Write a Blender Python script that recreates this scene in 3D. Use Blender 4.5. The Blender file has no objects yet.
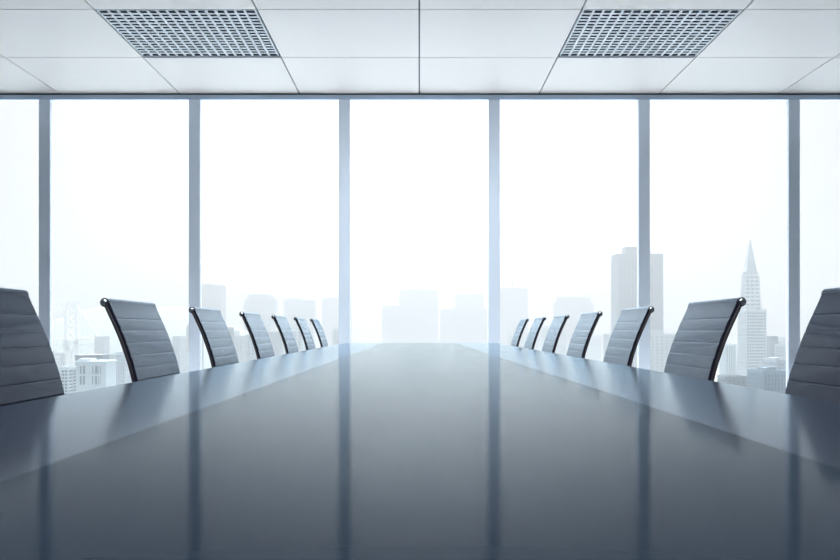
import bpy, bmesh, math, random
from mathutils import Vector, Matrix
random.seed(7)
PI = math.pi
S = bpy.context.scene
COL = S.collection

# ------------------------------------------------------------------ camera constants
F = 916.0            # focal length in pixels of the 840x560 frame
CZ = 0.855           # eye height
HX, HY = 419.3, 329.5  # where the level view direction meets the frame


def WX(px, D):
    return (px - HX) / F * D


def WZ(py, D):
    return CZ + (HY - py) / F * D


# ------------------------------------------------------------------ materials
def new_mat(name):
    m = bpy.data.materials.new(name)
    m.use_nodes = True
    return m, m.node_tree.nodes, m.node_tree.links, m.node_tree.nodes['Principled BSDF']


def pbr(name, col, rough=0.5, metal=0.0, spec=0.5, noise=0.0, nscale=20.0, bump=0.0, bscale=200.0, rvar=0.0):
    m, n, l, b = new_mat(name)
    b.inputs['Base Color'].default_value = (*col, 1)
    b.inputs['Roughness'].default_value = rough
    b.inputs['Metallic'].default_value = metal
    b.inputs['Specular IOR Level'].default_value = spec
    tc = n.new('ShaderNodeTexCoord')
    if noise > 0:
        t = n.new('ShaderNodeTexNoise')
        t.inputs['Scale'].default_value = nscale
        t.inputs['Detail'].default_value = 5
        l.new(tc.outputs['Object'], t.inputs['Vector'])
        r = n.new('ShaderNodeMapRange')
        r.inputs['To Min'].default_value = 1 - noise
        r.inputs['To Max'].default_value = 1 + noise
        l.new(t.outputs['Fac'], r.inputs['Value'])
        mx = n.new('ShaderNodeVectorMath')
        mx.operation = 'SCALE'
        mx.inputs[0].default_value = col
        l.new(r.outputs['Result'], mx.inputs['Scale'])
        l.new(mx.outputs['Vector'], b.inputs['Base Color'])
        if rvar > 0:
            r2 = n.new('ShaderNodeMapRange')
            r2.inputs['To Min'].default_value = rough - rvar
            r2.inputs['To Max'].default_value = rough + rvar
            l.new(t.outputs['Fac'], r2.inputs['Value'])
            l.new(r2.outputs['Result'], b.inputs['Roughness'])
    if bump > 0:
        t = n.new('ShaderNodeTexNoise')
        t.inputs['Scale'].default_value = bscale
        t.inputs['Detail'].default_value = 3
        l.new(tc.outputs['Object'], t.inputs['Vector'])
        bp = n.new('ShaderNodeBump')
        bp.inputs['Strength'].default_value = bump
        bp.inputs['Distance'].default_value = 0.001
        l.new(t.outputs['Fac'], bp.inputs['Height'])
        l.new(bp.outputs['Normal'], b.inputs['Normal'])
    return m


def glass_mat():
    m, n, l, b = new_mat('clear_window_glass')
    n.remove(b)
    out = [x for x in n if x.type == 'OUTPUT_MATERIAL'][0]
    tr = n.new('ShaderNodeBsdfTransparent')
    tr.inputs['Color'].default_value = (0.965, 0.972, 0.978, 1)
    gl = n.new('ShaderNodeBsdfGlossy')
    gl.inputs['Roughness'].default_value = 0.02
    fr = n.new('ShaderNodeFresnel')
    fr.inputs['IOR'].default_value = 1.15
    mix = n.new('ShaderNodeMixShader')
    l.new(fr.outputs[0], mix.inputs[0])
    l.new(tr.outputs[0], mix.inputs[1])
    l.new(gl.outputs[0], mix.inputs[2])
    l.new(mix.outputs[0], out.inputs['Surface'])
    return m


def lacquer(name, base, tint, rough, ior):
    """dark lacquer: a faintly blue clear layer over a nearly black ground"""
    m, n, l, b = new_mat(name)
    n.remove(b)
    out = [x for x in n if x.type == 'OUTPUT_MATERIAL'][0]
    df = n.new('ShaderNodeBsdfDiffuse')
    gl = n.new('ShaderNodeBsdfGlossy')
    if ior is None:      # soft leather finish: no sheen face-on, strong at a glance
        lw = n.new('ShaderNodeLayerWeight'); lw.inputs['Blend'].default_value = 0.5
        fr = n.new('ShaderNodeMath'); fr.operation = 'POWER'; fr.inputs[1].default_value = 5.1
        l.new(lw.outputs['Facing'], fr.inputs[0])
    else:
        fr = n.new('ShaderNodeFresnel'); fr.inputs['IOR'].default_value = ior
    tc = n.new('ShaderNodeTexCoord'); t = n.new('ShaderNodeTexNoise')
    t.inputs['Scale'].default_value = 2.5
    l.new(tc.outputs['Object'], t.inputs['Vector'])
    r = n.new('ShaderNodeMapRange')
    r.inputs['To Min'].default_value = 0.94; r.inputs['To Max'].default_value = 1.06
    l.new(t.outputs['Fac'], r.inputs['Value'])
    v = n.new('ShaderNodeVectorMath'); v.operation = 'SCALE'; v.inputs[0].default_value = base
    l.new(r.outputs['Result'], v.inputs['Scale'])
    l.new(v.outputs['Vector'], df.inputs['Color'])
    gl.inputs['Color'].default_value = (*tint, 1)
    gl.inputs['Roughness'].default_value = rough
    mx = n.new('ShaderNodeMixShader')
    l.new(fr.outputs[0], mx.inputs[0]); l.new(df.outputs[0], mx.inputs[1]); l.new(gl.outputs[0], mx.inputs[2])
    l.new(mx.outputs[0], out.inputs['Surface'])
    return m


M = {}
M['ceiling'] = pbr('ceiling_panel_paint', (0.82, 0.795, 0.78), 0.5, noise=0.015, nscale=3)
M['groove'] = pbr('ceiling_joint_shadow_gap', (0.10, 0.12, 0.15), 0.8)
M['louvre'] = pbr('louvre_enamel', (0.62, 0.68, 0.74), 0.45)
M['shaded_end_bar'] = pbr('fixture_end_shade', (0.13, 0.16, 0.20), 0.6)
M['louvre_box_shaded'] = pbr('fixture_housing_shade_grey', (0.25, 0.30, 0.36), 0.6)
M['mullion'] = pbr('anodised_mullion', (0.76, 0.86, 0.98), 0.42, metal=0.5, noise=0.01, nscale=8)
M['header'] = pbr('anodised_header', (0.54, 0.66, 0.82), 0.42, metal=0.6, noise=0.01, nscale=8)
M['gap'] = pbr('dark_shadow_gap', (0.10, 0.125, 0.16), 0.7)
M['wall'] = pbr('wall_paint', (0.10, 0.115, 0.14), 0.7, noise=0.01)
M['floor'] = pbr('white_bounce_floor', (0.80, 0.81, 0.82), 0.5, noise=0.02, nscale=2)
M['carpet'] = pbr('grey_carpet', (0.09, 0.095, 0.105), 0.9, noise=0.12, nscale=60, bump=0.3, bscale=900)
M['base'] = pbr('baseboard_grey', (0.25, 0.28, 0.32), 0.5)
M['border'] = lacquer('satin_dark_table_border', (0.009, 0.010, 0.017), (0.80, 0.92, 1.0), 0.13, 1.075)
M['insert'] = lacquer('gloss_dark_table_inlay', (0.007, 0.011, 0.018), (0.88, 0.965, 1.0), 0.10, 1.034)
M['tbase'] = pbr('table_pedestal_dark', (0.025, 0.028, 0.034), 0.4)
M['leather'] = lacquer('slate_leather', (0.011, 0.011, 0.019), (0.72, 0.87, 1.0), 0.11, None)
M['rail'] = pbr('dark_rail', (0.018, 0.016, 0.020), 0.38)
M['chrome'] = pbr('polished_aluminium', (0.72, 0.75, 0.79), 0.18, metal=1.0)
M['rubber'] = pbr('caster_black', (0.02, 0.02, 0.022), 0.5)
M['glass'] = glass_mat()

# exterior
M['conc'] = pbr('pale_concrete', (0.20, 0.26, 0.30), 0.8, noise=0.05, nscale=0.05)
M['white_b'] = pbr('white_stone', (0.31, 0.38, 0.42), 0.8, noise=0.03, nscale=0.05)
M['grey_b'] = pbr('grey_stone', (0.08, 0.14, 0.19), 0.8, noise=0.05, nscale=0.05)
M['dark_b'] = pbr('dark_cladding', (0.03, 0.07, 0.11), 0.7, noise=0.05, nscale=0.05)
M['teal_b'] = pbr('blue_grey_cladding', (0.06, 0.10, 0.13), 0.6, noise=0.05, nscale=0.05)
M['pane_b'] = pbr('far_window_glass', (0.05, 0.09, 0.13), 0.25)
M['roof_b'] = pbr('roof_felt', (0.07, 0.08, 0.085), 0.9, noise=0.1, nscale=0.1)
M['steel_w'] = pbr('white_painted_steel', (0.6, 0.64, 0.66), 0.6)
M['ground'] = pbr('city_ground', (0.205, 0.235, 0.25), 0.9, noise=0.35, nscale=0.02)
M['hill'] = pbr('hill_scrub', (0.10, 0.14, 0.14), 0.95, noise=0.3, nscale=0.01)


# ------------------------------------------------------------------ mesh helpers
class MB:
    def __init__(self):
        self.v, self.f, self.sm, self.mi = [], [], [], []

    def face(self, idx, smooth=False, mi=0):
        self.f.append(tuple(idx)); self.sm.append(smooth); self.mi.append(mi)

    def box(self, x0, x1, y0, y1, z0, z1, mi=0):
        b = len(self.v)
        self.v += [(x, y, z) for z in (z0, z1) for y in (y0, y1) for x in (x0, x1)]
        for q in ((0, 2, 3, 1), (4, 5, 7, 6), (0, 1, 5, 4), (2, 6, 7, 3), (0, 4, 6, 2), (1, 3, 7, 5)):
            self.face([b + i for i in q], False, mi)
        return self

    def prism(self, poly, z0, z1):
        """vertical prism of a counter-clockwise polygon in x, y"""
        b, n = len(self.v), len(poly)
        self.v += [(x, y, z0) for x, y in poly] + [(x, y, z1) for x, y in poly]
        self.face([b + n - 1 - i for i in range(n)])
        self.face([b + n + i for i in range(n)])
        for i in range(n):
            j = (i + 1) % n
            self.face([b + i, b + j, b + n + j, b + n + i])
        return self

    def frustum(self, x0, x1, y0, y1, z0, X0, X1, Y0, Y1, z1):
        b = len(self.v)
        self.v += [(x0, y0, z0), (x1, y0, z0), (x1, y1, z0), (x0, y1, z0),
                   (X0, Y0, z1), (X1, Y0, z1), (X1, Y1, z1), (X0, Y1, z1)]
        for q in ((3, 2, 1, 0), (4, 5, 6, 7), (0, 1, 5, 4), (1, 2, 6, 5), (2, 3, 7, 6), (3, 0, 4, 7)):
            self.face([b + i for i in q])
        return self

    def tube(self, pts, r, n=12, caps=True, smooth=True, up=None):
        pts = [Vector(p) for p in pts]
        rs = r if isinstance(r, (list, tuple)) else [r] * len(pts)
        b = len(self.v)
        ref = None
        for i, p in enumerate(pts):
            t = (pts[min(i + 1, len(pts) - 1)] - pts[max(i - 1, 0)]).normalized()
            if ref is None:
                ref = Vector(up) if up else (Vector((0, 0, 1)) if abs(t.z) < 0.9 else Vector((1, 0, 0)))
            a = (ref - t * ref.dot(t)).normalized()
            ref = a
            c = t.cross(a)
            for k in range(n):
                q = 2 * PI * k / n
                self.v.append(tuple(p + (a * math.cos(q) + c * math.sin(q)) * rs[i]))
        for i in range(len(pts) - 1):
            for k in range(n):
                k2 = (k + 1) % n
                self.face([b + i * n + k, b + i * n + k2, b + (i + 1) * n + k2, b + (i + 1) * n + k], smooth)
        if caps:
            self.face([b + n - 1 - k for k in range(n)])
            e = b + (len(pts) - 1) * n
            self.face([e + k for k in range(n)])
        return self

    def lathe(self, prof, n=20, cx=0.0, cy=0.0):
        """profile of (radius, z), closed at both ends, about a vertical axis"""
        b = len(self.v)
        for r, z in prof:
            for k in range(n):
                q = 2 * PI * k / n
                self.v.append((cx + r * math.cos(q), cy + r * math.sin(q), z))
        for i in range(len(prof) - 1):
            for k in range(n):
                k2 = (k + 1) % n
                self.face([b + i * n + k, b + i * n + k2, b + (i + 1) * n + k2, b + (i + 1) * n + k], True)
        self.face([b + n - 1 - k for k in range(n)])
        e = b + (len(prof) - 1) * n
        self.face([e + k for k in range(n)])
        return self

    def build(self, name, mats, parent=None, bevel=0.0, seg=2):
        me = bpy.data.meshes.new(name)
        me.from_pydata(self.v, [], self.f)
        me.polygons.foreach_set('use_smooth', self.sm)
        for m in (mats if isinstance(mats, (list, tuple)) else [mats]):
            me.materials.append(m)
        me.polygons.foreach_set('material_index', self.mi)
        bm = bmesh.new(); bm.from_mesh(me)
        bmesh.ops.recalc_face_normals(bm, faces=bm.faces)
        if bevel == 0 and any(self.sm) and not all(self.sm):
            es = [e for e in bm.edges if len(e.link_faces) == 2 and e.link_faces[0].smooth != e.link_faces[1].smooth]
            bmesh.ops.split_edges(bm, edges=es)
        bm.to_mesh(me); bm.free()
        me.update()
        o = bpy.data.objects.new(name, me)
        COL.objects.link(o)
        if parent:
            o.parent = parent
        if bevel > 0:
            md = o.modifiers.new('bevel', 'BEVEL')
            md.width = bevel; md.segments = seg; md.limit_method = 'ANGLE'
            md.harden_normals = False
        return o


def tag(o, label=None, cat=None, group=None, kind=None):
    if label: o['label'] = label
    if cat: o['category'] = cat
    if group: o['group'] = group
    if kind: o['kind'] = kind
    return o


def thing(name, label, cat, loc=(0, 0, 0), rotz=0.0, group=None):
    o = bpy.data.objects.new(name, None)
    COL.objects.link(o)
    o.location = loc
    o.rotation_euler = (0, 0, rotz)
    o.empty_display_size = 0.2
    return tag(o, label, cat, group)


def struct(o, label, cat):
    return tag(o, label, cat, kind='structure')


def copy_tree(o, parent=None):
    c = o.copy()
    COL.objects.link(c)
    if parent:
        c.parent = parent
    for ch in list(o.children):
        copy_tree(ch, c)
    return c


# ------------------------------------------------------------------ the room shell
YW = 9.16            # front face of the window wall
ZC = 3.217           # ceiling
XL, XR = -4.75, 4.75
YB = -4.4

fl = MB().box(XL - .15, XR + .15, YB - .15, 7.9, -0.12, 0, 0).box(-3.2, 3.2, 7.9, YW + .16, -0.12, 0, 1)  # white strip by the windows is added to bounce sun onto the ceiling
fl.box(XL - .15, -3.2, 7.9, YW + .16, -0.12, 0, 0).box(3.2, XR + .15, 7.9, YW + .16, -0.12, 0, 0)
struct(fl.build('floor', [M['carpet'], M['floor']]), 'boardroom floor with an added unseen white strip bouncing light to the ceiling', 'floor')
struct(MB().box(XL - .15, XL, YB, YW + .12, 0, ZC + .2).build('wall_left', M['wall']), 'plain pale left wall of the boardroom', 'wall')
struct(MB().box(XR, XR + .15, YB, YW + .12, 0, ZC + .2).build('wall_right', M['wall']), 'plain pale right wall of the boardroom', 'wall')
struct(MB().box(XL - .15, XR + .15, YB - .15, YB, 0, ZC + .2).build('wall_back', M['wall']), 'plain wall at the back of the boardroom', 'wall')
struct(MB().box(XL, XL + .012, YB + .012, YW - .05, 0, .1).build('baseboard_left', M['base']), 'grey baseboard along the left wall', 'baseboard')
struct(MB().box(XR - .012, XR, YB + .012, YW - .05, 0, .1).build('baseboard_right', M['base']), 'grey baseboard along the right wall', 'baseboard')

# ceiling: square metal panels with open joints, under a dark deck; two openings hold the louvred fixtures
P = 1.2
G = 0.012
cm = MB()
FIX = [(-2, 1), (1, 1)]          # column index (x = i*P), row index counted back from the window wall
FILL_CELLS = [(i, r) for r in range(3, 10) for i in (-1, 0)]  # cells left open for the added fill panels, out of view
i0, i1 = int(math.floor(XL / P)), int(math.ceil(XR / P))
nrow = int(math.ceil((YW - YB) / P))
for i in range(i0, i1):
    for r in range(nrow):
        if (i, r) in FIX or (i, r) in FILL_CELLS:
            continue
        x0, x1 = max(i * P, XL) , min((i + 1) * P, XR)
        y1 = YW - r * P
        y0 = max(y1 - P, YB)
        if y1 - y0 < .03 or x1 - x0 < .03:
            continue
        gy1 = 0.0 if r == 0 else G / 2
        cm.box(x0 + G / 2, x1 - G / 2, y0 + G / 2, y1 - gy1, ZC, ZC + 0.02)
cm.box(XL - .15, XR + .15, YB - .15, YW + .16, ZC + .16, ZC + .22, 1)
# dark joint backing strips just above the panels (kept out of the fixture openings)
for i in range(i0, i1 + 1):
    x = i * P
    if XL < x < XR:
        cm.box(x - .02, x + .02, YB, YW, ZC + .0205, ZC + .024, 1)
for r in range(1, nrow):
    y = YW - r * P
    cm.box(XL, XR, y - .02, y + .02, ZC + .0245, ZC + .028, 1)
struct(cm.build('ceiling', [M['ceiling'], M['groove']]), 'white square ceiling panels with thin dark joints', 'ceiling')


def louvre_fixture(i, r, label):
    x0, x1 = i * P + .010, (i + 1) * P - .010
    y1 = YW - r * P - .010
    y0 = y1 - P + .020
    t = thing('ceiling_light', label, 'light', ((x0 + x1) / 2, (y0 + y1) / 2, ZC), 0, 'louvred ceiling fixtures')
    w = (x1 - x0) / 2
    h = MB()
    # housing: top plate and four skirts
    h.box(-w, w, -w, w, .105, .112)
    for s in (-1, 1):
        h.box(min(s * w, s * (w - .006)), max(s * w, s * (w - .006)), -w, w, .045, .105)
        h.box(-w + .006, w - .006, min(s * w, s * (w - .006)), max(s * w, s * (w - .006)), .045, .105)
    h.build('housing', M['louvre_box_shaded'], t)
    fr = MB()
    fw = .012
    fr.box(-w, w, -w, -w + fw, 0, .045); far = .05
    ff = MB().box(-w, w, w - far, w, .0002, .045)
    ff.build('shaded_end_bar', M['shaded_end_bar'], t)  # dark colour paints the shade on the fixture's far inner face
    fr.box(-w, -w + fw, -w + fw, w - far, 0, .045); fr.box(w - fw, w, -w + fw, w - far, 0, .045)
    fr.build('frame', M['louvre'], t)
    n = 16
    pit = (2 * w - 2 * fw) / n
    lv, le = MB(), MB()
    pity = (2 * w - fw - far) / n
    for k in range(1, n):
        c = -w + fw + k * pit
        lv.box(c - .0075, c + .0075, -w + fw, w - far, .001, .044)  # fins coloured dark for the shade inside the cells; pale strips mark lit undersides
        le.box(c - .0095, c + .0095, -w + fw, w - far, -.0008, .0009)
        c = -w + fw + k * pity
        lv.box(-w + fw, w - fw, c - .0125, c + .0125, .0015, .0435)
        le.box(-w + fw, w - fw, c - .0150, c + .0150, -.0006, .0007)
    lv.build('louvre_grid', M['louvre_box_shaded'], t)
    le.build('louvre_lit_edge', M['louvre'], t)
    return t


louvre_fixture(-2, 1, 'unlit square louvre grid ceiling light, the left one of the pair')
louvre_fixture(1, 1, 'unlit square louvre grid ceiling light, the right one of the pair')

# ---- window wall
MW = 0.112
MY0, MY1 = YW, YW + .07
zh = 3.155
struct(MB().box(XL, XR, YW, YW + .08, zh, zh + .046).build('trim_1', M['header'], bevel=.002), 'blue-grey metal header rail along the top of the windows', 'window header')
struct(MB().box(XL, XR, YW + .03, YW + .09, zh + .0465, ZC + .10).build('trim_2', M['gap']), 'dark shadow gap between window header and ceiling', 'shadow gap')
struct(MB().box(XL, XR, YW, YW + .08, 0, .06).build('trim_3', M['header'], bevel=.002), 'blue-grey metal sill rail at the foot of the windows', 'window sill')
mx = [(-3.75 + 1.5 * k) for k in range(6)]
desc = ['behind the dark chair cut off at the left', 'behind the second left chair from the viewer', 'just left of the table end',
        'just right of the table end', 'in front of the wide hazy tower', 'beside the dark chair cut off at the right']
for k, x in enumerate(mx):
    o = MB().box(x - MW / 2, x + MW / 2, MY0, MY1, .0605, zh - .0005).build('trim_%d' % (k + 4), M['mullion'], bevel=.002)
    struct(o, 'vertical blue-grey window mullion ' + desc[k], 'mullion')
edges = [XL] + mx + [XR]
for k in range(7):
    a = edges[k] + (MW / 2 if k else 0) + .0005
    b = edges[k + 1] - (MW / 2 if k < 6 else 0) - .0005
    o = MB().box(a, b, YW + .030, YW + .042, .0605, zh - .0005).build('window_%d' % (k + 1), M['glass'])
    struct(o, '%s tall clear window pane from the left wall' % ['first', 'second', 'third', 'fourth, central', 'fifth', 'sixth', 'seventh'][k], 'window')

# ------------------------------------------------------------------ conference table
HC = 0.115
ZT = CZ - HC         # 0.74
TY0, TY1 = -0.75, 7.83
XBL, XBR = -5.43 * HC, 5.70 * HC
tb = thing('conference_table', 'long dark conference table with glossy centre inlay running towards the windows', 'table', (0, 0, 0))


def seam_l(y):
    return -2.745 * HC


def seam_r(y):
    return 3.046 * HC - 3.9 * y / F


g = 0.0
TH = .034
MB().prism([(XBL, TY0), (seam_l(TY0) - g, TY0), (seam_l(TY1) - g, TY1), (XBL, TY1)], ZT - TH, ZT).build('border_panel', M['border'], tb)
MB().prism([(seam_r(TY0) + g, TY0), (XBR, TY0), (XBR, TY1), (seam_r(TY1) + g, TY1)], ZT - TH, ZT).build('border_panel', M['border'], tb)
o = MB().prism([(seam_l(TY0) + g, TY0), (seam_r(TY0) - g, TY0), (seam_r(TY1) - g, TY1), (seam_l(TY1) + g, TY1)], ZT - TH, ZT).build('centre_inlay', M['insert'], tb)
o['label'] = 'glossy dark centre inlay mirroring the windows'
MB().box(-.30, .30, TY0 + .4, TY1 - .4, ZT - TH - .05, ZT - TH - .0005).build('underframe', M['tbase'], tb)
for yy in (0.05, 2.36, 4.27, 7.05):
    q = MB()
    q.box(-.11, .11, yy - .09, yy + .09, .025, ZT - TH - .0505)
    q.box(-.20, .20, yy - .13, yy + .13, 0, .0245)
    q.build('pedestal', M['tbase'], tb, bevel=.004)

# ------------------------------------------------------------------ chairs
ZR = CZ + .0845 * .85 + .0095     # top-rail axis height .927
ctrl = [(0.0, ZR), (.0105, ZR - .026), (.0300, ZR - .068), (.0475, ZR - .110), (.0605, ZR - .147), (.0705, ZR - .178), (.0785, ZR - .210),
        (.0905, ZR - .265), (.0975, ZR - .32), (.0990, .565), (.1020, .525), (.117, .487), (.152, .462), (.21, .452), (.30, .452), (.40, .458), (.48, .464), (.53, .460), (.560, .438), (.572, .405)]


def catmull(P_, per=10):
    out = []
    P2 = [P_[0]] + P_ + [P_[-1]]
    for i in range(1, len(P2) - 2):
        p0, p1, p2, p3 = [Vector((*q, 0)) for q in P2[i - 1:i + 3]]
        for k in range(per):
            t = k / per
            out.append(.5 * ((2 * p1) + (-p0 + p2) * t + (2 * p0 - 5 * p1 + 4 * p2 - p3) * t * t + (-p0 + 3 * p1 - 3 * p2 + p3) * t ** 3))
    out.append(Vector((*P_[-1], 0)))
    return [(q.x, q.y) for q in out]


curve = catmull(ctrl, 16)
arc = [0.0]
for a, b in zip(curve, curve[1:]):
    arc.append(arc[-1] + math.hypot(b[0] - a[0], b[1] - a[1]))


def at_arc(s):
    s = max(0, min(arc[-1], s))
    for i in range(1, len(arc)):
        if arc[i] >= s:
            t = (s - arc[i - 1]) / (arc[i] - arc[i - 1])
            a, b = curve[i - 1], curve[i]
            p = (a[0] + (b[0] - a[0]) * t, a[1] + (b[1] - a[1]) * t)
            i0_, i1_ = max(i - 3, 0), min(i + 2, len(curve) - 1)
            tx, tz = curve[i1_][0] - curve[i0_][0], curve[i1_][1] - curve[i0_][1]
            L = math.hypot(tx, tz)
            # sitter's side normal: forward of the back, upward on the seat
            return p, (tx / L, tz / L), (-tz / L, tx / L)
    return curve[-1], (0, -1), (1, 0)


HWID = .2225              # half width of the backrest over its rails


def sling(s0, s1, wrap_top=False):
    """a strip of padded leather with cross seams, its front and back skins following the profile"""
    seams = [.0575 + .0360 * k for k in range(40)]
    ss = set()
    n = int((s1 - s0) / .004)
    for k in range(n + 1):
        ss.add(round(s0 + (s1 - s0) * k / n, 5))
    for q in seams:
        if s0 < q < s1:
            for d in (-.0022, -.0012, 0, .0012, .0022):
                ss.add(round(q + d, 5))
    ss = sorted(x for x in ss if s0 <= x <= s1)
    hw = HWID - .0015
    ys = [-hw, -hw + .001, -hw + .0025, -hw + .004] + [-hw + .0025 + (2 * hw - .005) * k / 12 for k in range(1, 12)] + [hw - .004, hw - .0025, hw - .001, hw]

    def puff(s, y):
        d = min(abs(s - q) for q in seams)
        if s < seams[0] - .002:
            base = 1.0
        else:
            base = min(1.0, (d / .014)) ** .6
        groove = -.0009 * math.exp(-(d / .0011) ** 2)
        edge = min(1.0, (hw - abs(y)) / .0025)
        return .0040 + (.0004 * base + groove) * (edge ** .5) - .0010 * (1 - edge)

    m = MB()
    nY = len(ys)
    rows = []
    path = []
    for s in ss:
        p, t, nn = at_arc(s)
        path.append((p, nn, s))
    front, back = [], []
    for p, nn, s in path:
        fr, bk = [], []
        for y in ys:
            h = puff(s, y)
            hb = -.0028
            fr.append(len(m.v)); m.v.append((p[0] + nn[0] * h, y, p[1] + nn[1] * h))
            bk.append(len(m.v)); m.v.append((p[0] + nn[0] * hb, y, p[1] + nn[1] * hb))
        front.append(fr); back.append(bk)
    for i in range(len(path) - 1):
        for j in range(nY - 1):
            m.face([front[i][j], front[i][j + 1], front[i + 1][j + 1], front[i + 1][j]], True)
            m.face([back[i][j + 1], back[i][j], back[i + 1][j], back[i + 1][j + 1]], True)
        m.face([front[i][0], front[i + 1][0], back[i + 1][0], back[i][0]], False)
        m.face([front[i + 1][-1], front[i][-1], back[i][-1], back[i + 1][-1]], False)
    # ends
    for e, rev in ((0, False), (-1, True)):
        for j in range(nY - 1):
            q = [front[e][j], back[e][j], back[e][j + 1], front[e][j + 1]]
            m.face(q[::-1] if rev else q, False)
    return m


def side_rail(sgn):
    """rectangular section rail along the whole profile; slim at the back, tucked into the end of the top rail"""
    m = MB()
    yc0, yc1 = sgn * (HWID - .0115), sgn * HWID
    N = 70
    s_end = arc[-1]
    rings = []
    for k in range(N + 1):
        s = .010 + (s_end - .010) * k / N
        p, t, nn = at_arc(s)
        front = -.0031
        bk = -.0120
        r = []
        for (y, h) in ((yc0, front), (yc0, bk), (yc1, bk), (yc1, front)):
            r.append(len(m.v)); m.v.append((p[0] + nn[0] * h, y, p[1] + nn[1] * h))
        rings.append(r)
    for a, b in zip(rings, rings[1:]):
        for j in range(4):
            j2 = (j + 1) % 4
            m.face([a[j], a[j2], b[j2], b[j]], False)
    m.face(rings[0]); m.face(rings[-1][::-1])
    return m


def make_chair():
    t = thing('conference_chair', '', 'chair')
    s_split = arc[0]
    # lumbar break: where the profile turns into the seat
    for i, q in enumerate(curve):
        if q[1] < .535:
            s_split = arc[i]
            break
    bk = sling(.006, s_split - .001).build('backrest', M['leather'], t)
    st = sling(s_split + .001, arc[-1] - .004).build('seat', M['leather'], t)
    for s in (-1, 1):
        side_rail(s).build('side_rail', M['rail'], t, bevel=.0025, seg=2)
    # top rail: a tube across the head of the backrest with a bright disc in each end; the leather rolls over it
    p0, t0, n0 = at_arc(.006)
    tx, tz = p0[0] - n0[0] * .0072, p0[1] - n0[1] * .0072
    tr = MB().tube([(tx, -HWID - .001, tz), (tx, HWID + .001, tz)], .0096, 24).build('top_rail', M['rail'], t)
    for s in (-1, 1):
        e = MB().tube([(tx, s * (HWID + .0012), tz), (tx, s * (HWID + .0035), tz), (tx, s * (HWID + .0050), tz)], [.0078, .0078, .0058], 24)
        c = e.build('end_cap', M['chrome'], tr)
        c['label'] = 'round chrome end cap'
    MB().tube([(tx, -HWID + .0016, tz), (tx, HWID - .0016, tz)], .0121, 32).build('head_roll', M['leather'], t)
    # under-seat carrier, gas column, five-star base and casters
    m = MB()
    m.box(.20, .42, -HWID + .012, -HWID + .030, .425, .441)
    m.box(.20, .42, HWID - .030, HWID - .012, .425, .441)
    m.box(.22, .26, -HWID + .03, HWID - .03, .425, .441)
    m.box(.36, .40, -HWID + .03, HWID - .03, .425, .441)
    m.box(.22, .40, -.05, .05, .395, .4245)
    m.build('seat_carrier', M['rail'], t, bevel=.003)
    MB().lathe([(.026, .12), (.026, .24), (.019, .245), (.019, .394)], 20, .31, 0).build('gas_column', M['chrome'], t)
    b = MB()
    b.lathe([(.036, .075), (.038, .09), (.034, .119)], 20, .31, 0)
    for k in range(5):
        a = 2 * PI * k / 5 + PI / 5
        b.tube([(.31 + .02 * math.cos(a), .02 * math.sin(a), .098), (.31 + .14 * math.cos(a), .14 * math.sin(a), .09), (.31 + .265 * math.cos(a), .265 * math.sin(a), .072)], [.019, .016, .011], 10)
    b.build('star_base', M['chrome'], t)
    for k in range(5):
        a = 2 * PI * k / 5 + PI / 5
        cx, cy = .31 + .26 * math.cos(a), .26 * math.sin(a)
        d = Vector((-math.sin(a), math.cos(a), 0))
        c = MB()
        for sg in (-1, 1):
            p0 = Vector((cx, cy, .0255)) + d * (sg * .006)
            p1 = Vector((cx, cy, .0255)) + d * (sg * .020)
            c.tube([p0, p1], .0255, 16)
        c.tube([(cx, cy, .03), (cx, cy, .064)], .0055, 8)
        c.build('caster', M['rubber'], t)
    return t


chair = make_chair()
YR_ = [1.464, 2.411, 3.354, 4.303, 5.257, 6.219, 7.190]
YL_ = [1.520, 2.469, 3.420, 4.381, 5.333, 6.280, 7.216]
ordn = ['nearest', 'second', 'third', 'fourth', 'fifth', 'sixth', 'last']
first = True
for side, ys in (('left', YL_), ('right', YR_)):
    for k, y in enumerate(ys):
        c = chair if first else copy_tree(chair)
        first = False
        yc = y + HWID + .004
        if side == 'left':
            c.location = (-.846, yc, 0); c.rotation_euler = (0, 0, 0)
        else:
            c.location = (.846, yc, 0); c.rotation_euler = (0, 0, PI)
        if k == 0:
            lab = 'dark leather conference chair cut off by the %s edge of the picture' % side
        elif k == 6:
            lab = 'smallest, palest leather conference chair at the window end of the table\'s %s side' % side
        else:
            lab = '%s ribbed leather conference chair from the viewer on the %s side of the table' % (ordn[k], side)
        tag(c, lab, 'chair', 'conference chairs along the %s side of the table' % side)

# ------------------------------------------------------------------ the city outside
GZ = -86.0
gm = MB()
gm.box(-6000, 6000, 40, 9000, GZ - 2, GZ)
struct(gm.build('ground', M['ground']), 'hazy city ground far below the windows', 'ground')


def lattice(m, x0, x1, y0, y1, z0, z1, nx, ny, nz, pier, slab, d):
    """grid of piers and floor bands standing proud of the glazing on the front and both side faces"""
    for k in range(nx + 1):
        x = x0 + (x1 - x0 - pier) * k / nx
        m.box(x, x + pier, y0 - d, y0, z0, z1)
    for s, X in ((-1, x0), (1, x1)):
        for k in range(ny + 1):
            y = y0 + (y1 - y0 - pier) * k / ny
            m.box(min(X, X + s * d), max(X, X + s * d), y, y + pier, z0, z1)
    for k in range(nz + 1):
        z = z0 + (z1 - z0 - slab) * k / nz
        m.box(x0 - d, x1 + d, y0 - d * .8, y0, z, z + slab)
        for s, X in ((-1, x0), (1, x1)):
            m.box(min(X, X + s * d * .8), max(X, X + s * d * .8), y0, y1, z, z + slab)


PLACED = []


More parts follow.
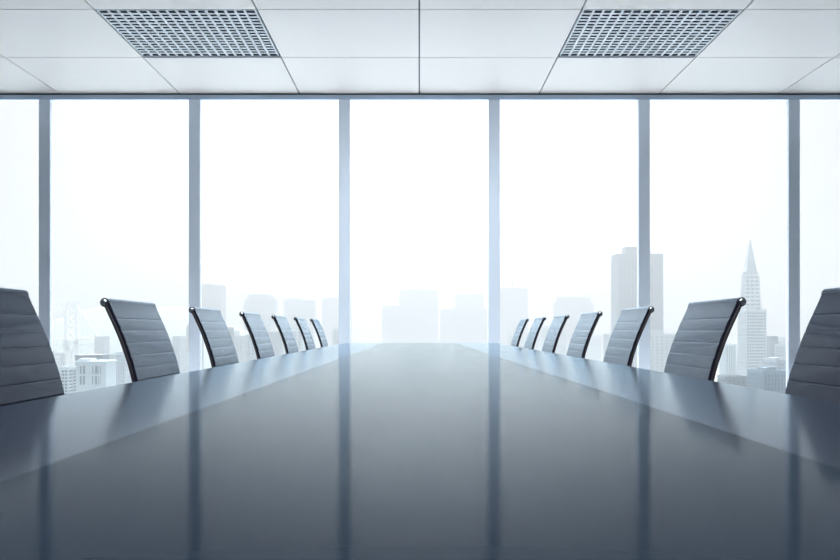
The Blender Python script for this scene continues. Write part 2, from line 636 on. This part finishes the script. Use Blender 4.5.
def building(name, label, px0, px1, ytop, D, depth, fac='conc', glaz='pane_b', floor_h=3.8, bay=4.5, pier=.35, slab=.4,
             group=None, roof=None, zbase=None, minz=None, cat='building'):
    x0, x1 = WX(px0, D), WX(px1, D)
    # a side wall that the room sees is part of the measured width
    if x0 > 0: x0 = min(WX(px0, D + depth), x0 + .45 * (x1 - x0))
    elif x1 < 0: x1 = max(WX(px1, D + depth), x1 - .45 * (x1 - x0))
    z1 = WZ(ytop, D) - GZ
    cx = (x0 + x1) / 2
    w = (x1 - x0) / 2
    PLACED.append((x0, x1, D, D + depth))
    t = thing(name, label, cat, (cx, D, GZ), 0, group)
    z0 = 0.0
    zl = max(0.0, z1 - 75) if minz is None else minz
    nx = max(2, round(2 * w / bay)); ny = max(2, round(depth / bay)); nz = max(2, round((z1 - zl) / floor_h))
    bw = 2 * w / nx
    fm = MB()
    d = .5
    lattice(fm, -w + d, w - d, d, depth - d, zl, z1 - 1.2, nx, ny, nz, bw * pier, floor_h * slab, d)
    if zl > 0:
        fm.box(-w, w, 0, depth, 0, zl)
    # parapet
    fm.box(-w, w, 0, d, z1 - 1.2, z1)
    fm.box(-w, w, depth - d, depth, z1 - 1.2, z1)
    fm.box(-w, -w + d, d, depth - d, z1 - 1.2, z1)
    fm.box(w - d, w, d, depth - d, z1 - 1.2, z1)
    fm.build('facade', M[fac], t)
    MB().box(-w + d + .01, w - d - .01, d + .01, depth - d - .01, z1 - 1.2, z1 - .5).build('roof', M['roof_b'], t)
    MB().box(-w + d + .02, w - d - .02, d + .02, depth - d - .02, zl, z1 - 1.25).build('glazing', M[glaz], t)
    if roof:
        r = MB()
        for (a, b, h) in roof:      # fractions of the width and a height above the parapet, in metres
            r.box(-w + 2 * w * a, -w + 2 * w * b, depth * .25, depth * .8, z1 - .48, z1 + h)
        r.build('roof_plant', M[fac], t)
    return t


def B(*a, **k):
    return building(*a, **k)


# --- right of the table
t = B('office_tower', 'wide hazy grey tower with raised centre behind the right-hand mullion', 611, 663.4, 253.5, 1150, 40, 'grey_b', 'dark_b', 4, 5, .5, .45,
      roof=[(.22, .76, 9.5)])
B('office_block', 'broad pale low block at the foot of the wide hazy tower', 603, 691, 334, 1080, 30, 'conc', 'grey_b', 4, 6, .4, .4, roof=[(.1, .3, 3), (.55, .68, 5)])

# slender tapering tower with a spire
D = 1000
cx = WX(750, D + 13.5)
t = thing('pyramid_tower', 'tall slender tapering tower with a needle spire beside the grid block', 'building', (cx, D, GZ))
zt = [WZ(y, D) - GZ for y in (345, 309, 276, 238)]
hwb, hw1, hw2 = 13.5, 10.2, 7.2
body = MB()
# core glazing
MB().frustum(-hwb + .6, hwb - .6, .6, 2 * hwb - .6, 0, -hw2 + .5, hw2 - .5, hwb - hw2 + .5, hwb + hw2 - .5, zt[2]).build('glazing', M['grey_b'], t)
NF = 34
for k in range(NF + 1):
    a = k / NF
    z = zt[2] * a
    hh = hwb + (hw2 - hwb) * a
    body.box(-hh, hh, hwb - hh, hwb + hh, z, z + 2.1)
for sx in (-1, 1):
    for fr in (.33, 1.0):
        def q(hh): return sx * hh * fr
        body.frustum(q(hwb) - .8, q(hwb) + .8, -.05, 1.2, 0, q(hw2) - .6, q(hw2) + .6, hwb - hw2 - .05, hwb - hw2 + 1, zt[2])
body.build('facade', M['white_b'], t)
sp = MB().frustum(-hw2 * .86, hw2 * .86, hwb - hw2 * .86, hwb + hw2 * .86, zt[2] + 2.1, -.35, .35, hwb - .35, hwb + .35, zt[3])
sp.build('spire', M['conc'], t)
for sx in (-1, 1):
    MB().frustum(sx * 9.0 - 1.5, sx * 9.0 + 1.5, hwb - 4, hwb + 4, zt[1] - 30, sx * 6.6 - .8, sx * 6.6 + .8, hwb - 3, hwb + 3, zt[2] + 5).build('wing_fin', M['conc'], t)

B('office_block', 'pale grid-windowed office block in front of the slender spire tower', 737.5, 766.9, 309.5, 760, 20, 'white_b', 'teal_b', 2.7, 2.3, .32, .42, roof=[(.15, .6, 1.5)])
B('office_block', 'lower white block just left of the grid-windowed office block', 719, 736.5, 344, 700, 14, 'white_b', 'teal_b', 2.4, 2.0, .5, .3)
B('office_block', 'wide low grey block with rows of small windows at the table edge, right', 746.8, 789, 370.5, 420, 20, 'grey_b', 'dark_b', 2.0, 1.7, .38, .35, roof=[(.3, .45, 1.0), (.6, .66, 1.4)])
B('office_block', 'low pale slab roof behind the wide low grey block', 765, 790, 359.5, 520, 20, 'conc', 'teal_b', 2.4, 2.4, .4, .4, roof=[(.1, .55, .8)])
B('office_block', 'small dark flat block left of the wide low grey block', 717, 748, 376, 480, 14, 'teal_b', 'dark_b', 2.4, 2.6, .4, .4)

# faint skyline right of centre
B('office_tower', 'very faint pale tower nearest the table end on the right', 500, 528, 288, 2375, 40, 'conc', 'grey_b', 4, 6, .4, .4, roof=[(.42, .46, 22)])
B('office_tower', 'very faint stepped pale block behind the fourth right chair', 553, 594, 303, 2188, 40, 'conc', 'grey_b', 4, 6, .4, .4, roof=[(.07, .93, 15)])
# centre
B('office_tower', 'barely visible tall block left of the table-end centre', 399, 438, 290, 2688, 40, 'conc', 'grey_b', 4, 7, .4, .4, roof=[(.1, .5, 3)])
B('office_tower', 'barely visible wide low block straight behind the table end', 382, 432, 305.5, 2438, 40, 'conc', 'grey_b', 4, 7, .4, .4)
B('office_tower', 'barely visible block behind the right half of the table end', 440, 487, 309, 2500, 40, 'conc', 'grey_b', 4, 7, .4, .4)
B('office_tower', 'barely visible taller block right behind the table end', 455, 484, 294, 2812, 40, 'conc', 'grey_b', 4, 7, .4, .4)
# left of centre
B('office_tower', 'faint flat-topped tower just right of the second left mullion', 200, 226, 285, 1760, 40, 'conc', 'teal_b', 4, 6, .4, .4, roof=[(.0, .5, 3)])
B('office_tower', 'faint grid-windowed tower above the third left chair', 243.5, 277.5, 299, 1870, 40, 'white_b', 'grey_b', 5.5, 5, .35, .4, roof=[(.1, .9, 10)])
B('office_tower', 'faint grid-windowed tower above the fourth left chair', 283.5, 316, 300, 1980, 40, 'white_b', 'grey_b', 5.5, 5, .35, .4, roof=[(.1, .5, 4)])
B('office_tower', 'very faint pale tower against the mullion left of the table end', 322, 352, 298, 2500, 40, 'conc', 'grey_b', 4, 6, .4, .4)

# --- left: white arched-window building, its neighbours, the bridge and the hill
D = 470
x0, x1 = WX(76, D), WX(106, D)
w = (x1 - x0) / 2
u = w / 10.5
zt_ = WZ(361, D) - GZ
t = thing('white_building', 'white stone building with tall arched windows, left of the second left chair', 'building', ((x0 + x1) / 2, D, GZ))
bm_ = MB().box(-w, w, .3, 16, 0, zt_)
bm_.box(-w, w, 0, .3, 0, zt_ - 9.5 * u)
bm_.box(-w - .4, w + .4, -.3, 16.4, zt_ - .8, zt_ + .01)
bm_.box(-w + .8 * u, -w + 8.8 * u, 2, 12, zt_ + .01, zt_ + 1.1)
bm_.build('facade', M['white_b'], t)


def arch(cx, zb, wd, ht):
    pts = [(cx - wd / 2, zb), (cx + wd / 2, zb), (cx + wd / 2, zb + ht - wd / 2)]
    for k in range(1, 8):
        a = PI * k / 8
        pts.append((cx + wd / 2 * math.cos(a), zb + ht - wd / 2 + wd / 2 * math.sin(a)))
    pts.append((cx - wd / 2, zb + ht - wd / 2))
    return pts


for (c0, row) in [(-w + 3.4, 0), (-w + 5.6, 0), (-w + 12.0, 0), (-w + 14.2, 0), (-w + 16.4, 0)]:
    for (zb, ht) in ((zt_ - 9.0 * u, 5.6), (zt_ - 16.5 * u, 6.2)):
        pts = arch(-w + (c0 + w) * u, zb, 1.35 * u, ht * u)
        m = MB()
        n = len(pts)
        m.v += [(x, -.12, z) for x, z in pts] + [(x, .28, z) for x, z in pts]
        m.face(range(n)); m.face([n + n - 1 - i for i in range(n)])
        for i in range(n):
            j = (i + 1) % n
            m.face([i, j, n + j, n + i])
        m.build('window', M['teal_b'], t)
for k in range(6):
    xx = -w + .2 * u + k * (2 * w - 1.0 * u) / 5
    MB().box(xx, xx + .6 * u, -.35, .0, 0, zt_ - 1.0).build('pilaster', M['white_b'], t)

# curved-front block behind it
D = 540
x0, x1 = WX(71, D), WX(98.5, D)
w = (x1 - x0) / 2
zt_ = WZ(355, D) - GZ
t = thing('office_block', 'blue-grey round-fronted block rising behind the white arched building', 'building', ((x0 + x1) / 2, D, GZ))
N = 14
poly = [(-w, 18)] + [(-w * math.cos(PI * k / N), 8 - 8 * math.sin(PI * k / N)) for k in range(N + 1)] + [(w, 18)]
poly = poly[::-1]
poly = poly[::-1]
MB().prism([(x, y) for x, y in poly], 0, zt_ - 3.0).build('glazing', M['dark_b'], t)
m = MB()
for k in range(9):
    zz = zt_ - 3 - 3.6 * k
    m.prism([(x * 1.02, 9 + (y - 9) * 1.03) for x, y in poly], zz - 1.4 if k else zz, zz + (3.0 if k == 0 else .2))
m.build('facade', M['teal_b'], t)

B('office_block', 'blue-grey block just right of the white arched building', 99, 112, 360, 520, 14, 'teal_b', 'dark_b', 2.2, 1.8, .4, .4)
B('office_block', 'low banded block left of the white arched building', 60, 75.5, 367, 510, 14, 'white_b', 'teal_b', 1.9, 9, .08, .42)
B('office_block', 'pale block with a fine window grid behind the second left chair', 114, 133, 352, 620, 16, 'white_b', 'teal_b', 2.5, 2.0, .4, .4)
B('office_block', 'pale small-windowed block right of the second left chair', 172, 186, 336, 900, 20, 'white_b', 'teal_b', 3.6, 3, .4, .4)
B('office_block', 'faint pale block between the third and fourth left chairs', 222, 240, 331, 1300, 24, 'white_b', 'grey_b', 3.8, 4, .4, .4)
B('office_block', 'faint pale block low behind the third left chair', 186, 204, 325, 1250, 24, 'conc', 'grey_b', 3.8, 4, .4, .4)
B('office_block', 'faint pale block low behind the fourth left chair', 256, 273, 322, 1500, 24, 'white_b', 'grey_b', 3.8, 5, .4, .4)

# suspension bridge
D = 1250
bx = WX(71.5, D)
t = thing('suspension_bridge', 'white suspension bridge tower with braced legs, cables and deck before the hill', 'bridge', (bx, D, GZ))
zt_ = WZ(301, D) - GZ
zd = WZ(340, D) - GZ
lx = WX(78, D) - bx - 2.0
m = MB()
for s in (-1, 1):
    m.frustum(s * (lx + 1.5) - 2.6, s * (lx + 1.5) + 2.6, -3, 3, 0, s * lx - 1.9, s * lx + 1.9, -2.2, 2.2, zt_)
m.box(-lx, lx, -1.5, 1.5, zt_ - 5, zt_ - 1)
zs = [4, zd * .5, zd - 3, zd + (zt_ - zd) * .33, zd + (zt_ - zd) * .66, zt_ - 5]
for a, b in zip(zs, zs[1:]):
    m.box(-lx, lx, -1.2, 1.2, b - 1.4, b)
    m.tube([(-lx, 0, a), (lx, 0, b)], 1.1, 6)
    m.tube([(lx, 0, a), (-lx, 0, b)], 1.1, 6)
m.build('tower', M['steel_w'], t)
dx0, dx1 = WX(-60, D) - bx, WX(101, D) - bx
m = MB()
m.box(dx0, dx1, -9, 9, zd - 7, zd - 5.6)
m.box(dx0, dx1, -9, 9, zd, zd + 1.4)
for k in range(41):
    x = dx0 + (dx1 - dx0 - 1) * k / 40
    m.box(x, x + .9, -9, -8.2, zd - 5.6, zd)
m.build('deck', M['steel_w'], t)
for s in (-1, 1):
    end = dx1 if s > 0 else dx0 * .55
    pts = []
    for k in range(15):
        a = k / 14
        pts.append((s * lx + (end - s * lx) * a, -7, zt_ + (zd + 1.4 - zt_) * (1 - (1 - a) ** 2) if s < 0 else zt_ + (zd + 1.4 - zt_) * (a ** .9)))
    MB().tube(pts, .9, 6).build('main_cable', M['steel_w'], t)
    m = MB()
    for p in pts[1:-1]:
        m.box(p[0] - .3, p[0] + .3, -7.3, -6.7, zd + 1.4, p[2])
    m.build('hanger_set', M['steel_w'], t)
MB().box(dx1 - 5, dx1 + 8, -11, 11, 0, zd + 5).build('anchorage', M['conc'], t)

# hill behind the bridge
m = MB()
D = 1600
nx_, ny_ = 60, 14
X0, X1 = WX(-80, D), WX(260, D)
prof = [(-80, 318), (20, 320), (50, 317), (75, 306), (95, 303), (130, 306), (165, 304), (190, 312), (215, 324), (260, 345)]


def hp(px):
    for (a, ya), (b, yb) in zip(prof, prof[1:]):
        if a <= px <= b:
            u = (px - a) / (b - a); u = u * u * (3 - 2 * u)
            return ya + (yb - ya) * u
    return 340


rng = random.Random(3)
for j in range(ny_ + 1):
    v = j / ny_
    prof_v = math.sin(PI * v) ** .8 if 0 < v < 1 else 0
    for i in range(nx_ + 1):
        px = -80 + 340 * i / nx_
        h = max(0, WZ(hp(px), D) - GZ)
        taper = min(1, i / 3, (nx_ - i) / 3)
        z = GZ - 1 + (h + rng.uniform(-2, 2)) * prof_v * taper
        m.v.append((X0 + (X1 - X0) * i / nx_, D - 200 + 600 * v, z))
for j in range(ny_):
    for i in range(nx_):
        a = j * (nx_ + 1) + i
        m.face([a, a + 1, a + nx_ + 2, a + nx_ + 1], True)
struct(m.build('hill', M['hill']), 'long hazy hill behind the white bridge tower', 'hill')

# faint low roofs between the named buildings
rng = random.Random(11)
for (a, b, y0, y1, d0, d1, n) in ((215, 345, 327, 338, 900, 1350, 14), (768, 835, 336, 352, 800, 1500, 10), (112, 190, 343, 356, 850, 1300, 8), (505, 610, 324, 336, 1100, 1900, 8), (5, 60, 345, 362, 800, 1300, 5)):
    k = 0
    tries = 0
    while k < n and tries < 400:
        tries += 1
        px = rng.uniform(a, b); D = rng.uniform(d0, d1); wpx = rng.uniform(10, 20)
        y = rng.uniform(y0, y1)
        xa, xb = WX(px - wpx / 2, D), WX(px + wpx / 2, D)
        if any(xa < q[1] + 16 and xb > q[0] - 16 and D < q[3] + 4 and D + 22 > q[2] - 4 for q in PLACED):
            continue
        B('low_building', 'faint pale low-rise among the hazy roofs below the horizon', px - wpx / 2, px + wpx / 2, y, D, 22,
          rng.choice(['conc', 'white_b', 'grey_b']), rng.choice(['grey_b', 'teal_b']), 3.8, 5, .4, .4, group='hazy low-rise roofs below the horizon',
          minz=max(0, WZ(y, D) - GZ - 22))
        k += 1

# haze: scattering air over the city
hz = MB().box(-3500, 3500, 60, 4200, GZ - 3, 170).build('haze', None or pbr('tmp', (1, 1, 1)))
hm, n, l, b = new_mat('bright_city_haze')
n.remove(b)
vs = n.new('ShaderNodeVolumeScatter')
vs.inputs['Color'].default_value = (0.965, 0.99, 1.0, 1)
SIG, ALB = 0.00088, 0.335
vs.inputs['Density'].default_value = SIG * ALB
vs.inputs['Anisotropy'].default_value = 0.7
va = n.new('ShaderNodeVolumeAbsorption')
va.inputs['Color'].default_value = (0, 0, 0, 1)
va.inputs['Density'].default_value = SIG * (1 - ALB)
ad = n.new('ShaderNodeAddShader')
l.new(vs.outputs[0], ad.inputs[0]); l.new(va.outputs[0], ad.inputs[1])
l.new(ad.outputs[0], [x for x in n if x.type == 'OUTPUT_MATERIAL'][0].inputs['Volume'])
hz.data.materials[0] = hm
tag(hz, 'bright white haze over the city outside the windows', 'haze', kind='stuff')

# ------------------------------------------------------------------ sky light
w = bpy.data.worlds.new('overcast_sky')
S.world = w
w.use_nodes = True
n, l = w.node_tree.nodes, w.node_tree.links
bg = n['Background']
tc = n.new('ShaderNodeTexCoord')
nrm = n.new('ShaderNodeVectorMath'); nrm.operation = 'NORMALIZE'
l.new(tc.outputs['Generated'], nrm.inputs[0])
el = math.radians(4)
dt = n.new('ShaderNodeVectorMath'); dt.operation = 'DOT_PRODUCT'
dt.inputs[1].default_value = (0, math.cos(el), math.sin(el))
l.new(nrm.outputs[0], dt.inputs[0])


def math_node(op, a, b=None, clamp=False):
    q = n.new('ShaderNodeMath'); q.operation = op; q.use_clamp = clamp
    for i, v in enumerate((a, b)):
        if v is None: continue
        if isinstance(v, (int, float)): q.inputs[i].default_value = v
        else: l.new(v, q.inputs[i])
    return q.outputs[0]


lobe = math_node('POWER', math_node('MAXIMUM', dt.outputs['Value'], 0.0), 38.0)
lobe2 = math_node('MULTIPLY', lobe, 3.3)
sep = n.new('ShaderNodeSeparateXYZ'); l.new(nrm.outputs[0], sep.inputs[0])
up = math_node('MULTIPLY', math_node('MAXIMUM', math_node('SUBTRACT', sep.outputs['Z'], 0.3), 0.0), 4.0)
strength = math_node('ADD', math_node('ADD', lobe2, up), 0.84)
bg.inputs['Color'].default_value = (0.968, 0.985, 1.0, 1)
l.new(math_node('MULTIPLY', strength, 0.67), bg.inputs['Strength'])
sun = bpy.data.lights.new('sun', 'SUN')
sun.energy = 29.0
sun.angle = math.radians(18)
sun.color = (0.97, 0.985, 1.0)
so = bpy.data.objects.new('sun', sun)
COL.objects.link(so)
so.location = (0, 60, 60)
so.rotation_euler = (math.radians(-(90 - 62)), 0, 0)

# ------------------------------------------------------------------ unseen glowing panels added to brighten the central mullions
em, n2, l2, b2 = new_mat('added_fill_glow')
b2.inputs['Base Color'].default_value = (.8, .8, .8, 1)
b2.inputs['Emission Color'].default_value = (0.93, 0.97, 1.0, 1)
b2.inputs['Emission Strength'].default_value = 7.0
for (i, r) in FILL_CELLS:
    cx, cy = (i + .5) * P, YW - (r + .5) * P
    t = thing('added_fill_panel', 'added unseen glowing panel above the viewer, brightening the central mullions', 'light', (cx, cy, ZC), 0, 'added unseen fill panels over the table')
    h = P / 2 - .006
    m = MB()
    m.box(-h, h, -h, -h + .04, 0, .03); m.box(-h, h, h - .04, h, 0, .03)
    m.box(-h, -h + .04, -h + .04, h - .04, 0, .03); m.box(h - .04, h, -h + .04, h - .04, 0, .03)
    m.build('frame', M['louvre'], t)
    MB().box(-h + .0405, h - .0405, -h + .0405, h - .0405, .008, .025).build('fill_diffuser', em, t)

# ------------------------------------------------------------------ camera and view
cam = bpy.data.cameras.new('camera')
co = bpy.data.objects.new('camera', cam)
COL.objects.link(co)
co.location = (0, 0, CZ)
co.rotation_euler = (PI / 2, 0, 0)
cam.sensor_fit = 'HORIZONTAL'
cam.sensor_width = 36
cam.lens = 36 * F / 840
cam.shift_x = (420 - HX) / 840
cam.shift_y = (HY - 280) / 840
cam.clip_start = .02
cam.clip_end = 20000
S.camera = co

S.view_settings.view_transform = 'Standard'
S.view_settings.look = 'None'
S.view_settings.exposure = 0.35
S.view_settings.gamma = 1
S.view_settings.use_curve_mapping = False
cy = S.cycles
cy.use_denoising = True
cy.max_bounces = 10
cy.diffuse_bounces = 5
cy.glossy_bounces = 5
cy.transparent_max_bounces = 12
cy.volume_bounces = 1
cy.sample_clamp_indirect = 8
